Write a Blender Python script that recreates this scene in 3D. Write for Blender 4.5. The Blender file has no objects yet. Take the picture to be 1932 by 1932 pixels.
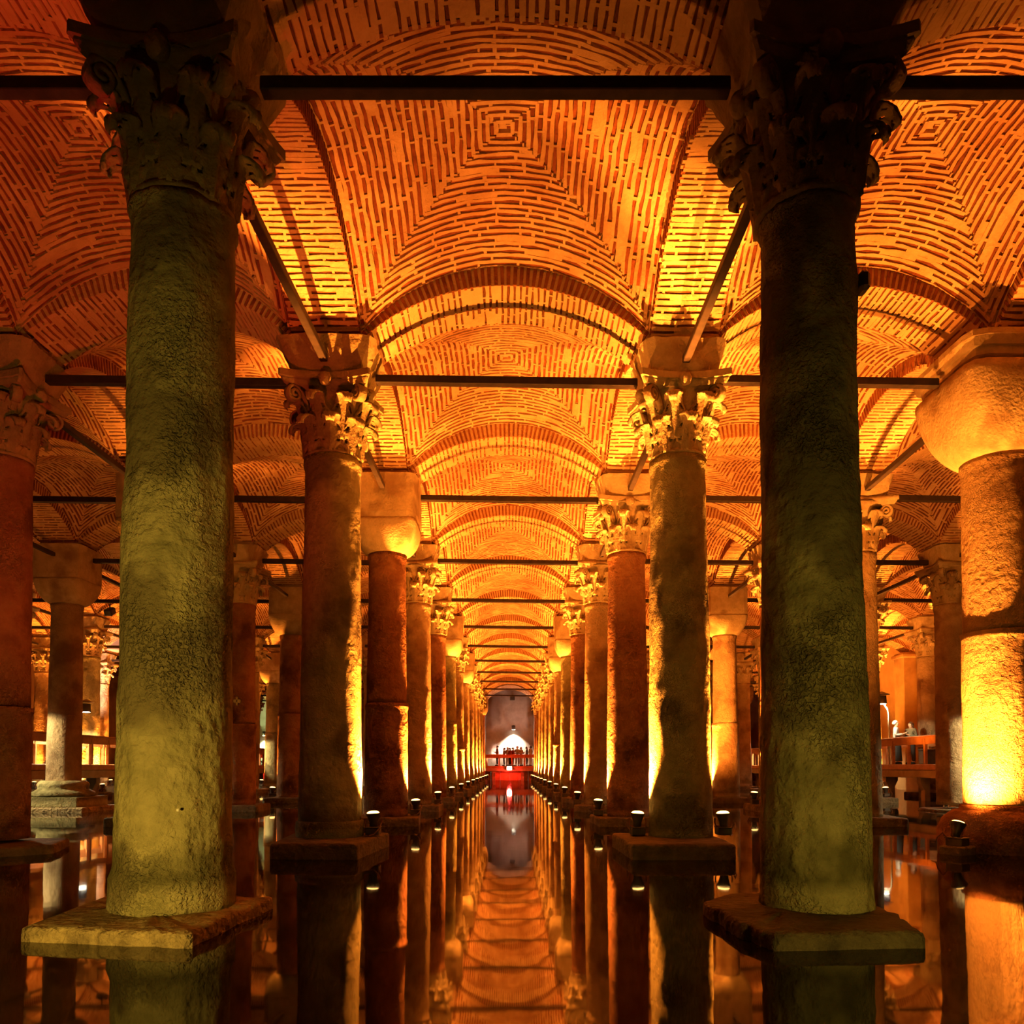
import bpy, math, random
from mathutils import Vector, Matrix, noise
from math import sin, cos, pi, sqrt, asin, radians

# ------------------------------------------------------------------ camera, world, exposure
SC = bpy.context.scene
COL = SC.collection
cam_d = bpy.data.cameras.new('camera')
cam = bpy.data.objects.new('camera', cam_d)
COL.objects.link(cam)
cam_d.sensor_width = 36.0
cam_d.lens = 36.0 * 1470.0 / 1932.0
cam_d.shift_y = 424.5 / 1932.0
cam_d.shift_x = 3.0 / 1932.0
cam_d.clip_start = 0.05
cam_d.clip_end = 300
CAM = Vector((0.07, 0.0, 1.16))
cam.location = CAM
TILT = radians(2.2)
cam.rotation_euler = (pi / 2 + TILT, 0, 0)
SC.camera = cam

world = bpy.data.worlds.new('cistern_air')
SC.world = world
world.use_nodes = True
world.node_tree.nodes['Background'].inputs['Color'].default_value = (0.02, 0.006, 0.002, 1)
world.node_tree.nodes['Background'].inputs['Strength'].default_value = 0.05

SC.view_settings.view_transform = 'Standard'
SC.view_settings.look = 'None'
SC.view_settings.exposure = 0.0
SC.view_settings.gamma = 1.0
SC.view_settings.use_curve_mapping = False
SC.cycles.use_denoising = True
SC.cycles.max_bounces = 5
SC.cycles.diffuse_bounces = 3
SC.cycles.glossy_bounces = 3
SC.cycles.sample_clamp_indirect = 4.0
SC.cycles.use_light_tree = True
SC.cycles.adaptive_threshold = 0.03

SODIUM = (1.0, 0.275, 0.028)      # the orange floodlights
LAMPWHITE = (1.0, 0.80, 0.42)    # the walkway lamps
REDLAMP = (1.0, 0.03, 0.02)
FLOOD_W = 2600.0

# ------------------------------------------------------------------ the plan of the hall (metres)
Z0, D = 6.03, 4.90
GRID = [-25.9, -21.2, -16.5, -11.8, -7.15, -2.45, 2.45, 7.15, 11.8, 16.5, 21.2]
KMAX = 13
def row_y(k): return Z0 + D * k
Z_SHAFT, Z_CAP, Z_IMP = 5.48, 6.55, 6.98
Z_SPRING, RISE = 7.05, 0.73
A_HALF = 1.99        # half width of a vault between its arches
ARCH_W = 0.92
SPAN = 1.95
WALK_Z = 1.25
X_WALL_L, X_WALL_R, Y_WALL, Y_BACK = -25.5, 20.9, 70.3, -9.0
rnd = random.Random(7)

def project(p):
    d = Vector(p) - CAM
    zc = d.y * cos(TILT) + d.z * sin(TILT)
    yc = d.z * cos(TILT) - d.y * sin(TILT)
    if zc < 0.1: return None
    return 963 + 1470 * d.x / zc, 1390.5 - 1470 * yc / zc, zc

# ------------------------------------------------------------------ helpers
class MB:
    """collects faces of one mesh"""
    def __init__(s): s.v, s.f, s.m = [], [], []
    def vert(s, p): s.v.append((p[0], p[1], p[2])); return len(s.v) - 1
    def face(s, idx, m=0): s.f.append(tuple(idx)); s.m.append(m)
    def add(s, verts, faces, m=0):
        b = len(s.v); s.v.extend([tuple(p) for p in verts])
        for f in faces: s.f.append(tuple(b + i for i in f)); s.m.append(m)
    def box(s, c, size, m=0, rot=None):
        hx, hy, hz = size[0] / 2, size[1] / 2, size[2] / 2
        vs = [Vector((x, y, z)) for x in (-hx, hx) for y in (-hy, hy) for z in (-hz, hz)]
        if rot is not None: vs = [rot @ p for p in vs]
        vs = [p + Vector(c) for p in vs]
        s.add(vs, [(0, 1, 3, 2), (4, 6, 7, 5), (0, 4, 5, 1), (2, 3, 7, 6), (0, 2, 6, 4), (1, 5, 7, 3)], m)
    def cbox(s, c, size, b=0.01, m=0, rot=None):
        """box with chamfered edges"""
        h = [x / 2 for x in size]; b = min(b, min(h) * 0.8)
        vs = []; idx = {}
        for sx in (-1, 1):
            for sy in (-1, 1):
                for sz in (-1, 1):
                    for ax in range(3):
                        p = [sx * (h[0] - b), sy * (h[1] - b), sz * (h[2] - b)]
                        p[ax] = (sx, sy, sz)[ax] * h[ax]
                        idx[(sx, sy, sz, ax)] = len(vs); vs.append(Vector(p))
        fs = []
        for ax in range(3):
            o = [a for a in range(3) if a != ax]
            for sg in (-1, 1):
                loop = []
                for (p, q) in ((-1, -1), (1, -1), (1, 1), (-1, 1)):
                    k = [0, 0, 0]; k[ax] = sg; k[o[0]] = p; k[o[1]] = q
                    loop.append(idx[(k[0], k[1], k[2], ax)])
                fs.append(loop if (sg > 0) == (ax != 1) else loop[::-1])
            for p in (-1, 1):
                for q in (-1, 1):
                    a = [0, 0, 0]; a[o[0]] = p; a[o[1]] = q
                    lo, hi = list(a), list(a); lo[ax] = -1; hi[ax] = 1
                    fs.append((idx[(*lo, o[0])], idx[(*hi, o[0])], idx[(*hi, o[1])], idx[(*lo, o[1])]))
        for sx in (-1, 1):
            for sy in (-1, 1):
                for sz in (-1, 1): fs.append((idx[(sx, sy, sz, 0)], idx[(sx, sy, sz, 1)], idx[(sx, sy, sz, 2)]))
        if rot is not None: vs = [rot @ p for p in vs]
        s.add([p + Vector(c) for p in vs], fs, m)
    def rings(s, rings, close=True, cap=True, m=0):
        n = len(rings[0]); b = len(s.v)
        for r in rings: s.v.extend([tuple(p) for p in r])
        for i in range(len(rings) - 1):
            for j in range(n if close else n - 1):
                k = (j + 1) % n
                s.f.append((b + i * n + j, b + i * n + k, b + (i + 1) * n + k, b + (i + 1) * n + j)); s.m.append(m)
        if cap and close:
            s.f.append(tuple(b + j for j in range(n))[::-1]); s.m.append(m)
            s.f.append(tuple(b + (len(rings) - 1) * n + j for j in range(n))); s.m.append(m)
    def lathe(s, prof, n=24, c=(0, 0, 0), m=0, cap=True):
        s.rings([[(c[0] + r * cos(2 * pi * j / n), c[1] + r * sin(2 * pi * j / n), c[2] + z) for j in range(n)] for r, z in prof], True, cap, m)
    def tube(s, pts, r, n=8, m=0, cap=True):
        pts = [Vector(p) for p in pts]; rs = r if isinstance(r, (list, tuple)) else [r] * len(pts)
        up = Vector((0.123, 0.345, 0.93)).normalized(); out = []
        for i, p in enumerate(pts):
            t = (pts[min(i + 1, len(pts) - 1)] - pts[max(i - 1, 0)]).normalized()
            a = t.cross(up)
            if a.length < 1e-3: a = t.cross(Vector((1, 0, 0)))
            a.normalize(); b = t.cross(a)
            out.append([p + (a * cos(2 * pi * j / n) + b * sin(2 * pi * j / n)) * rs[i] for j in range(n)])
        s.rings(out, True, cap, m)
    def mesh(s, name, mats, smooth=False):
        me = bpy.data.meshes.new(name); me.from_pydata(s.v, [], s.f); me.update()
        for mm in (mats if isinstance(mats, (list, tuple)) else [mats]): me.materials.append(mm)
        me.polygons.foreach_set('material_index', s.m)
        import_bm(me)
        if smooth: me.polygons.foreach_set('use_smooth', [True] * len(me.polygons))
        return me
    def build(s, name, mats, parent=None, smooth=False, loc=None):
        return obj(name, s.mesh(name, mats, smooth), parent, loc)

import bmesh
def import_bm(me):
    bm = bmesh.new(); bm.from_mesh(me)
    bmesh.ops.recalc_face_normals(bm, faces=bm.faces)
    bm.to_mesh(me); bm.free()

def obj(name, me, parent=None, loc=None):
    o = bpy.data.objects.new(name, me); COL.objects.link(o)
    if parent is not None: o.parent = parent
    if loc is not None: o.location = loc
    return o
def tag(o, label=None, cat=None, group=None, kind=None):
    if label: o['label'] = label
    if cat: o['category'] = cat
    if group: o['group'] = group
    if kind: o['kind'] = kind
    return o
def thing(name, label, cat, loc=(0, 0, 0), rz=0.0, group=None, kind=None):
    o = bpy.data.objects.new(name, None); COL.objects.link(o)
    o.empty_display_size = 0.2; o.location = loc; o.rotation_euler = (0, 0, rz)
    return tag(o, label, cat, group, kind)
def copy_tree(o, parent=None):
    c = o.copy(); COL.objects.link(c); c.parent = parent
    for ch in list(o.children): copy_tree(ch, c)
    return c
def fbm(p, oct=3):
    return noise.fractal(Vector(p), 0.6, 2.0, oct)
ORD = 'first second third fourth fifth sixth seventh eighth ninth tenth eleventh twelfth thirteenth fourteenth fifteenth'.split()

# ------------------------------------------------------------------ materials
def mat(name, c1, c2, scale=3.0, rough=0.85, bump=0.3, bscale=40.0, bdist=0.02, spread=(0.35, 0.65), spec=0.25, rand=0.0, metal=0.0, c3=None, c3scale=1.2, c3range=(0.52, 0.62), stain=False, pits=0.0):
    m = bpy.data.materials.new(name); m.use_nodes = True
    nt = m.node_tree; N, L = nt.nodes, nt.links
    b = N['Principled BSDF']
    b.inputs['Roughness'].default_value = rough
    b.inputs['Specular IOR Level'].default_value = spec
    b.inputs['Metallic'].default_value = metal
    tc = N.new('ShaderNodeTexCoord'); src = tc.outputs['Object']
    if rand:
        oi = N.new('ShaderNodeObjectInfo'); ad = N.new('ShaderNodeVectorMath'); ad.operation = 'ADD'
        sc = N.new('ShaderNodeMath'); sc.operation = 'MULTIPLY'; sc.inputs[1].default_value = 37.0
        L.new(oi.outputs['Random'], sc.inputs[0]); L.new(src, ad.inputs[0]); L.new(sc.outputs[0], ad.inputs[1]); src = ad.outputs[0]
    n1 = N.new('ShaderNodeTexNoise'); n1.inputs['Scale'].default_value = scale; n1.inputs['Detail'].default_value = 6; n1.inputs['Roughness'].default_value = 0.65
    L.new(src, n1.inputs['Vector'])
    r = N.new('ShaderNodeValToRGB'); r.color_ramp.elements[0].position = spread[0]; r.color_ramp.elements[1].position = spread[1]
    r.color_ramp.elements[0].color = (*c1, 1); r.color_ramp.elements[1].color = (*c2, 1)
    L.new(n1.outputs['Fac'], r.inputs['Fac']); out = r.outputs['Color']
    if c3:
        n3 = N.new('ShaderNodeTexNoise'); n3.inputs['Scale'].default_value = c3scale; n3.inputs['Detail'].default_value = 5
        L.new(src, n3.inputs['Vector'])
        r3 = N.new('ShaderNodeMapRange'); r3.inputs[1].default_value = c3range[0]; r3.inputs[2].default_value = c3range[1]
        L.new(n3.outputs['Fac'], r3.inputs[0])
        mx = N.new('ShaderNodeMix'); mx.data_type = 'RGBA'; mx.inputs['B'].default_value = (*c3, 1)
        L.new(r3.outputs[0], mx.inputs['Factor']); L.new(out, mx.inputs['A']); out = mx.outputs['Result']
    if rand:
        hs = N.new('ShaderNodeHueSaturation'); mr = N.new('ShaderNodeMapRange')
        mr.inputs[3].default_value = 1 - rand; mr.inputs[4].default_value = 1 + rand
        L.new(oi.outputs['Random'], mr.inputs[0]); L.new(mr.outputs[0], hs.inputs['Value']); L.new(out, hs.inputs['Color']); out = hs.outputs['Color']
    if stain:
        sp = N.new('ShaderNodeSeparateXYZ'); L.new(tc.outputs['Object'], sp.inputs[0])
        n4 = N.new('ShaderNodeTexNoise'); n4.inputs['Scale'].default_value = 2.6; n4.inputs['Detail'].default_value = 5; L.new(src, n4.inputs['Vector'])
        ma = N.new('ShaderNodeMath'); ma.operation = 'MULTIPLY_ADD'; ma.inputs[1].default_value = -1.5; L.new(n4.outputs['Fac'], ma.inputs[0]); L.new(sp.outputs['Z'], ma.inputs[2])
        m1 = N.new('ShaderNodeMapRange'); m1.inputs[1].default_value = -.42; m1.inputs[2].default_value = -.02; m1.inputs[3].default_value = 1.0; m1.inputs[4].default_value = 0.0; L.new(ma.outputs[0], m1.inputs[0])
        m2 = N.new('ShaderNodeMapRange'); m2.inputs[1].default_value = .24; m2.inputs[2].default_value = .34; L.new(sp.outputs['Z'], m2.inputs[0])
        m3 = N.new('ShaderNodeMath'); m3.operation = 'MULTIPLY'; L.new(m1.outputs[0], m3.inputs[0]); L.new(m2.outputs[0], m3.inputs[1])
        m4 = N.new('ShaderNodeMath'); m4.operation = 'MULTIPLY'; m4.inputs[1].default_value = .8; L.new(m3.outputs[0], m4.inputs[0])
        mx2 = N.new('ShaderNodeMix'); mx2.data_type = 'RGBA'; mx2.inputs['B'].default_value = (c1[0] * .35, c1[1] * .35, c1[2] * .3, 1)
        L.new(m4.outputs[0], mx2.inputs['Factor']); L.new(out, mx2.inputs['A']); out = mx2.outputs['Result']
    L.new(out, b.inputs['Base Color'])
    if bump:
        n2 = N.new('ShaderNodeTexNoise'); n2.inputs['Scale'].default_value = bscale; n2.inputs['Detail'].default_value = 5
        L.new(src, n2.inputs['Vector'])
        bp = N.new('ShaderNodeBump'); bp.inputs['Strength'].default_value = bump; bp.inputs['Distance'].default_value = bdist
        L.new(n2.outputs['Fac'], bp.inputs['Height']); nrm = bp.outputs['Normal']
        if pits:            # small worn pits, more of them in some places
            n5 = N.new('ShaderNodeTexNoise'); n5.inputs['Scale'].default_value = 38; n5.inputs['Detail'].default_value = 3; n5.inputs['Distortion'].default_value = .6; L.new(src, n5.inputs['Vector'])
            n6 = N.new('ShaderNodeTexNoise'); n6.inputs['Scale'].default_value = 1.1; L.new(src, n6.inputs['Vector'])
            r5 = N.new('ShaderNodeMapRange'); r5.inputs[1].default_value = .38; r5.inputs[2].default_value = .55; L.new(n5.outputs['Fac'], r5.inputs[0])
            r6 = N.new('ShaderNodeMapRange'); r6.inputs[1].default_value = .42; r6.inputs[2].default_value = .62; r6.inputs[3].default_value = .15; r6.inputs[4].default_value = 1.0; L.new(n6.outputs['Fac'], r6.inputs[0])
            b2 = N.new('ShaderNodeBump'); b2.inputs['Distance'].default_value = .022; L.new(r6.outputs[0], b2.inputs['Strength']); L.new(r5.outputs[0], b2.inputs['Height']); L.new(nrm, b2.inputs['Normal']); nrm = b2.outputs['Normal']
        L.new(nrm, b.inputs['Normal'])
    return m
def emit(name, c, s):
    m = bpy.data.materials.new(name); m.use_nodes = True; nt = m.node_tree; nt.nodes.clear()
    e = nt.nodes.new('ShaderNodeEmission'); e.inputs[0].default_value = (*c, 1); e.inputs[1].default_value = s
    o = nt.nodes.new('ShaderNodeOutputMaterial'); nt.links.new(e.outputs[0], o.inputs[0]); return m

M = {}
M['mortar'] = mat('lime_mortar', (0.52, 0.30, 0.14), (0.72, 0.47, 0.25), 2.0, 0.95, 0.8, 16, 0.035, c3=(0.36, 0.18, 0.08), c3scale=0.7, c3range=(0.5, 0.75))
M['brick'] = mat('old_red_brick', (0.13, 0.030, 0.010), (0.27, 0.075, 0.026), 5.0, 0.95, 0.6, 35, 0.02, rand=0.25)
M['soffit_mortar'] = mat('pale_arch_mortar', (0.58, 0.36, 0.17), (0.74, 0.49, 0.25), 2.0, 0.95, 0.8, 16, 0.035, c3=(0.40, 0.2, 0.08), c3scale=0.9, c3range=(0.52, 0.78))
M['soffit_brick'] = mat('arch_brick', (0.17, 0.045, 0.015), (0.36, 0.13, 0.045), 4.0, 0.95, 0.6, 35, 0.02, rand=0.2)
STONE = dict(scale=2.2, rough=0.9, bump=1.0, bscale=11, bdist=0.05, spec=0.15, stain=True, pits=1.0)
M['stone_olive'] = mat('olive_grey_stone', (0.24, 0.215, 0.10), (0.46, 0.40, 0.20), c3=(0.17, 0.14, 0.07), rand=0.06, **STONE)
M['stone_tan'] = mat('tan_marble', (0.36, 0.25, 0.13), (0.55, 0.40, 0.22), c3=(0.27, 0.17, 0.09), rand=0.15, **STONE)
M['stone_red'] = mat('red_brown_marble', (0.22, 0.09, 0.045), (0.38, 0.19, 0.09), c3=(0.15, 0.06, 0.03), rand=0.1, **STONE)
M['stone_pale'] = mat('pale_carved_marble', (0.42, 0.32, 0.17), (0.62, 0.49, 0.28), 3.0, 0.85, 0.6, 25, 0.03, c3=(0.3, 0.2, 0.1), rand=0.1)
M['capital_dark'] = mat('shaded_capital_stone', (0.22, 0.17, 0.08), (0.38, 0.29, 0.14), 3.0, 0.9, 0.6, 25, 0.03)  # darker copy of the pale stone, carrying the shade on dim capitals
M['slab'] = mat('wet_plinth_stone', (0.17, 0.12, 0.055), (0.48, 0.36, 0.17), 5.0, 0.7, 1.0, 16, 0.08)
M['slab_dark'] = mat('dark_wet_plinth_stone', (0.06, 0.045, 0.025), (0.15, 0.115, 0.06), 4.0, 0.7, 0.9, 18, 0.05)
M['iron'] = mat('black_iron', (0.018, 0.012, 0.010), (0.04, 0.025, 0.018), 8.0, 0.6, 0.2, 40, 0.01, spec=0.3)
M['rust'] = mat('rusty_iron', (0.10, 0.04, 0.02), (0.2, 0.08, 0.03), 8.0, 0.8, 0.4, 40, 0.01)
M['lamp_body'] = mat('dark_lamp_metal', (0.035, 0.025, 0.02), (0.06, 0.045, 0.03), 8.0, 0.45, 0.1, 40, 0.01, spec=0.5)
M['grey_metal'] = mat('pale_painted_metal', (0.5, 0.45, 0.36), (0.6, 0.55, 0.45), 6.0, 0.5, 0.1, 40, 0.01)
M['cable'] = mat('brown_cable', (0.10, 0.05, 0.03), (0.16, 0.08, 0.04), 8, 0.6, 0.0)
M['wood'] = mat('red_brown_wood', (0.36, 0.145, 0.05), (0.50, 0.23, 0.085), 4.0, 0.6, 0.3, 30, 0.01)
M['concrete'] = mat('grey_concrete', (0.30, 0.22, 0.13), (0.42, 0.32, 0.2), 2.0, 0.9, 0.4, 20, 0.02)
M['plaster'] = mat('stained_plaster', (0.36, 0.29, 0.23), (0.55, 0.47, 0.40), 0.7, 0.9, 0.3, 12, 0.03, c3=(0.24, 0.18, 0.14), c3scale=0.35)
M['plaster_warm'] = mat('ochre_plaster', (0.42, 0.28, 0.12), (0.58, 0.42, 0.2), 0.6, 0.9, 0.3, 12, 0.03, c3=(0.28, 0.17, 0.08), c3scale=0.35)
M['flood_glow'] = emit('flood_lens_glow', (1.0, 0.5, 0.12), 9)
M['lamp_glow'] = emit('lamp_lens_glow', (1.0, 0.9, 0.66), 25)
M['red_glow'] = emit('red_lens_glow', (1.0, 0.16, 0.12), 60)
M['white_card'] = mat('white_card', (0.75, 0.7, 0.6), (0.8, 0.75, 0.66), 5, 0.6, 0.0)
M['black_card'] = mat('black_print', (0.02, 0.02, 0.02), (0.03, 0.03, 0.03), 5, 0.6, 0.0)
M['skin'] = mat('skin', (0.62, 0.38, 0.27), (0.68, 0.43, 0.3), 8, 0.55, 0.0)
M['hair_grey'] = mat('grey_hair', (0.75, 0.70, 0.6), (0.85, 0.8, 0.7), 30, 0.7, 0.3, 90, 0.01)
M['hair_dark'] = mat('dark_hair', (0.07, 0.035, 0.02), (0.12, 0.06, 0.03), 30, 0.5, 0.3, 90, 0.01)
for nm, c in (('cloth_pale', (0.6, 0.6, 0.62)), ('cloth_black', (0.03, 0.03, 0.035)), ('cloth_olive', (0.22, 0.2, 0.13)), ('cloth_brown', (0.26, 0.12, 0.07)),
              ('cloth_red', (0.35, 0.06, 0.04)), ('cloth_tan', (0.55, 0.4, 0.28)), ('cloth_blue', (0.12, 0.14, 0.25)), ('cloth_white', (0.75, 0.72, 0.68))):
    M[nm] = mat(nm, tuple(x * 0.85 for x in c), c, 12, 0.9, 0.2, 60, 0.01)

def water_material():
    m = bpy.data.materials.new('still_dark_water'); m.use_nodes = True
    nt = m.node_tree; N, L = nt.nodes, nt.links; b = N['Principled BSDF']
    b.inputs['Base Color'].default_value = (0.012, 0.008, 0.003, 1)
    b.inputs['Roughness'].default_value = 0.035
    b.inputs['IOR'].default_value = 1.36
    b.inputs['Specular IOR Level'].default_value = 0.5
    tc = N.new('ShaderNodeTexCoord'); n = N.new('ShaderNodeTexNoise'); n.inputs['Scale'].default_value = 1.3; n.inputs['Detail'].default_value = 2
    L.new(tc.outputs['Object'], n.inputs['Vector'])
    bp = N.new('ShaderNodeBump'); bp.inputs['Strength'].default_value = 0.06; bp.inputs['Distance'].default_value = 0.02
    L.new(n.outputs['Fac'], bp.inputs['Height']); L.new(bp.outputs['Normal'], b.inputs['Normal'])
    return m
M['water'] = water_material()

# ------------------------------------------------------------------ water and walls
def plane_box(name, c, size, m, kind='structure'):
    b = MB(); b.box(c, size); return tag(b.build(name, m), kind=kind)
w = MB()
w.add([(X_WALL_L - .5, Y_BACK - .5, 0), (X_WALL_R + .5, Y_BACK - .5, 0), (X_WALL_R + .5, Y_WALL + .5, 0), (X_WALL_L - .5, Y_WALL + .5, 0)], [(0, 1, 2, 3)])
tag(w.build('water', M['water']), 'dark still water mirroring the columns over the whole cistern floor', kind='structure')
LEN = Y_WALL - Y_BACK
plane_box('floor', ((X_WALL_L + X_WALL_R) / 2, (Y_WALL + Y_BACK) / 2, -0.75), (X_WALL_R - X_WALL_L + 1, LEN + 1, 0.2), M['concrete'])
plane_box('wall_back', ((X_WALL_L + X_WALL_R) / 2, Y_WALL + .25, 4.2), (X_WALL_R - X_WALL_L + 1, .5, 10), M['plaster'])
plane_box('wall_left', (X_WALL_L - .25, (Y_WALL + Y_BACK) / 2, 4.2), (.5, LEN, 10), M['plaster_warm'])
plane_box('wall_right', (X_WALL_R + .25, (Y_WALL + Y_BACK) / 2, 4.2), (.5, LEN, 10), M['plaster_warm'])
plane_box('wall_front', ((X_WALL_L + X_WALL_R) / 2, Y_BACK - .25, 4.2), (X_WALL_R - X_WALL_L + 1, .5, 10), M['plaster_warm'])
n_trim = 0
for x in GRID[1:-1]:                    # wall piers that take the last arches
    n_trim += 1
    b = MB(); b.cbox((x, Y_WALL - .3, 3.1), (0.62, .62, 7.5), .03); b.cbox((x, Y_WALL - .33, 6.87), (1.0, .8, .2), .04)
    tag(b.build('trim_%d' % n_trim, M['plaster']), kind='structure')
for k in range(4, 12):                  # piers along the right wall
    n_trim += 1
    b = MB(); b.cbox((X_WALL_R - .3, row_y(k), 3.3), (.7, 1.0, 7.5), .03); b.cbox((X_WALL_R - .2, row_y(k) + .62, 3.2), (.4, .3, 7.5), .03)
    b.cbox((X_WALL_R - .33, row_y(k), 6.87), (.85, 1.25, .2), .04)
    tag(b.build('trim_%d' % n_trim, M['plaster_warm']), kind='structure')

# ------------------------------------------------------------------ brick vaults and arches
R_V = (A_HALF ** 2 + 0.95 ** 2) / (2 * 0.95)
def h_cell(u, d):
    u = max(-A_HALF, min(A_HALF, u))
    return 7.09 + (sqrt(R_V ** 2 - u * u) - (R_V - 0.95)) + 0.29 * (1 - (d / A_HALF) ** 2)
R_A = (SPAN ** 2 + RISE ** 2) / (2 * RISE)
PHI = asin(SPAN / R_A)
def f_vault(side):
    c, s = ((1, 0), (0, 1), (-1, 0), (0, -1))[side]
    def f(u, d):
        e = 0.01
        hu = (h_cell(u + e, d) - h_cell(u - e, d)) / (2 * e); hd = (h_cell(u, d + e) - h_cell(u, d - e)) / (2 * e)
        n = Vector((hu, hd, -1)).normalized()
        # side 0 faces +y; the others are turns of it
        return Vector((u * c - d * s, u * s + d * c, h_cell(u, d))), Vector((n.x * c - n.y * s, n.x * s + n.y * c, n.z))
    return f
def f_soffit(u, s):
    ph = s / R_A
    return Vector((R_A * sin(ph), u, Z_SPRING + RISE - R_A + R_A * cos(ph))), Vector((-sin(ph), 0, -cos(ph)))
def f_face(sg):
    def f(r, s):
        ph = s / R_A
        return Vector(((R_A + r) * sin(ph), sg * ARCH_W / 2, Z_SPRING + RISE - R_A + (R_A + r) * cos(ph))), Vector((0, sg, 0))
    return f

def patch(mb, f, u0, u1, v0, v1, nu, hi, lo, m, rg, jit=0.004):
    """a raised strip on the surface f: front faces plus its side walls"""
    vs, fs = [], []
    for i in range(nu + 1):
        u = u0 + (u1 - u0) * i / nu
        wv = jit * 1.9 * noise.noise(Vector((u * 3.1, v0 * 9.7, v1 * 3)))
        a, b = v0 + wv + rg.uniform(-jit, jit), v1 + wv + rg.uniform(-jit, jit); h = hi + rg.uniform(-jit, jit) * 0.8
        for v, z in ((a, lo), (a, h), (b, h), (b, lo)):
            p, n = f(u, v); vs.append(p + n * z)
    for i in range(nu):
        o = i * 4
        for j in range(3): fs.append((o + j, o + j + 1, o + j + 5, o + j + 4))
    fs.append((0, 1, 2, 3)); e = nu * 4; fs.append((e + 3, e + 2, e + 1, e))
    mb.add(vs, fs, m)

NC = 22; C_V = A_HALF / NC; TB = 0.043
def vault_module(seed):
    """mortar bed of one vault and the places of its bricks: (position, along, across, normal, length)"""
    rg = random.Random(seed); bed = MB(); bricks = []; joined = MB()
    n = 24; g = [[bed.vert((-A_HALF + 2 * A_HALF * i / n, -A_HALF + 2 * A_HALF * j / n,
         h_cell(*((lambda x, y: (x, y) if abs(y) >= abs(x) else (y, x))(-A_HALF + 2 * A_HALF * i / n, -A_HALF + 2 * A_HALF * j / n))) + 0.035)) for j in range(n + 1)] for i in range(n + 1)]
    for i in range(n):
        for j in range(n): bed.face((g[i][j], g[i + 1][j], g[i + 1][j + 1], g[i][j + 1]))
    bw = (C_V - TB) / 2
    for side in range(4):
        f = f_vault(side)
        for j in range(NC):
            d = (j + .5) * C_V + rg.uniform(-.006, .006)
            nu = max(2, int(2 * d / .12))
            e0 = (j + 1) * C_V
            patch(bed, f, -e0, e0, e0 - bw, e0 + bw if j < NC - 1 else e0, nu, 0.006, -0.04, 0, rg, .0075)
            u = -d + rg.uniform(0, .22) - .1
            while u < d - .05:
                L = rg.uniform(.27, .52) if rg.random() > .15 else rg.uniform(.12, .25); a, b = max(u, -d + .02), min(u + L, d - .02)
                if b - a > .05 and rg.random() < .07:       # a slot smeared over with mortar
                    patch(bed, f, a, b + .03, d - TB / 2 - .008, d + TB / 2 + .008, 2, 0.002, -0.04, 0, rg)
                elif b - a > .05:
                    patch(joined, f, a, b, d - TB / 2, d + TB / 2, 1, -0.010, -0.045, 1, rg)
                    p, nn = f((a + b) / 2, d); q, _ = f((a + b) / 2 + .02, d); r, _ = f((a + b) / 2, d + .02)
                    bricks.append((p, (q - p).normalized(), nn, b - a))
                    patch(bed, f, b, min(b + rg.uniform(.02, .05), d), d - TB / 2 - .008, d + TB / 2 + .008, 1, 0.003, -0.04, 0, rg)
                u += L + .03
    return bed, joined, bricks
NA = int(2 * PHI * R_A / 0.084); C_A = 2 * PHI * R_A / NA
def arch_module(seed):
    rg = random.Random(seed); bed = MB(); bricks = []; joined = MB(); S = PHI * R_A; hw = ARCH_W / 2
    for s in range(NA):                                    # backing shell
        a, b = -S + s * C_A, -S + (s + 1) * C_A
        q = [f_soffit(-hw, a), f_soffit(hw, a), f_soffit(hw, b), f_soffit(-hw, b)]
        bed.add([p - n * 0.035 for p, n in q], [(0, 1, 2, 3)])
        for sg in (-1, 1):
            f = f_face(sg); q = [f(-0.0, a), f(.55, a), f(.55, b), f(0.0, b)]
            bed.add([p - n * 0.004 for p, n in q], [(0, 1, 2, 3)])
    TBA = 0.032; bw = (C_A - TBA) / 2
    for s in range(NA):
        c = -S + (s + .5) * C_A
        patch(bed, f_soffit, -hw, hw, c + C_A / 2 - bw, c + C_A / 2 + bw, 6, 0.007, -0.04, 0, rg, .006)
        u = -hw - rg.choice((0, .08, .16, .24))
        while u < hw - .03:
            L = rg.uniform(.26, .36); a, b = max(u, -hw), min(u + L, hw)
            if b - a > .05 and rg.random() < .14:
                patch(bed, f_soffit, a, b + .04, c - TBA / 2 - .01, c + TBA / 2 + .01, 2, 0.003, -0.04, 0, rg)
            elif b - a > .05:
                k = -0.010 + rg.choice((0, 0, 0.009, -.012))
                patch(joined, f_soffit, a, b, c - TBA / 2, c + TBA / 2, 1, k, -0.05, 1, rg)
                p, nn = f_soffit((a + b) / 2, c)
                bricks.append((p, Vector((0, 1, 0)), nn, b - a))
                if b < hw - .04: patch(bed, f_soffit, b, b + .035, c - TBA / 2 - .01, c + TBA / 2 + .01, 1, 0.003, -0.04, 0, rg)
            u += L + .035
        for sg in (-1, 1):
            f = f_face(sg); patch(joined, f, -.002, .33, c - TBA / 2, c + TBA / 2, 1, 0.014, -0.03, 1, rg)
    return bed, joined, bricks

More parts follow.
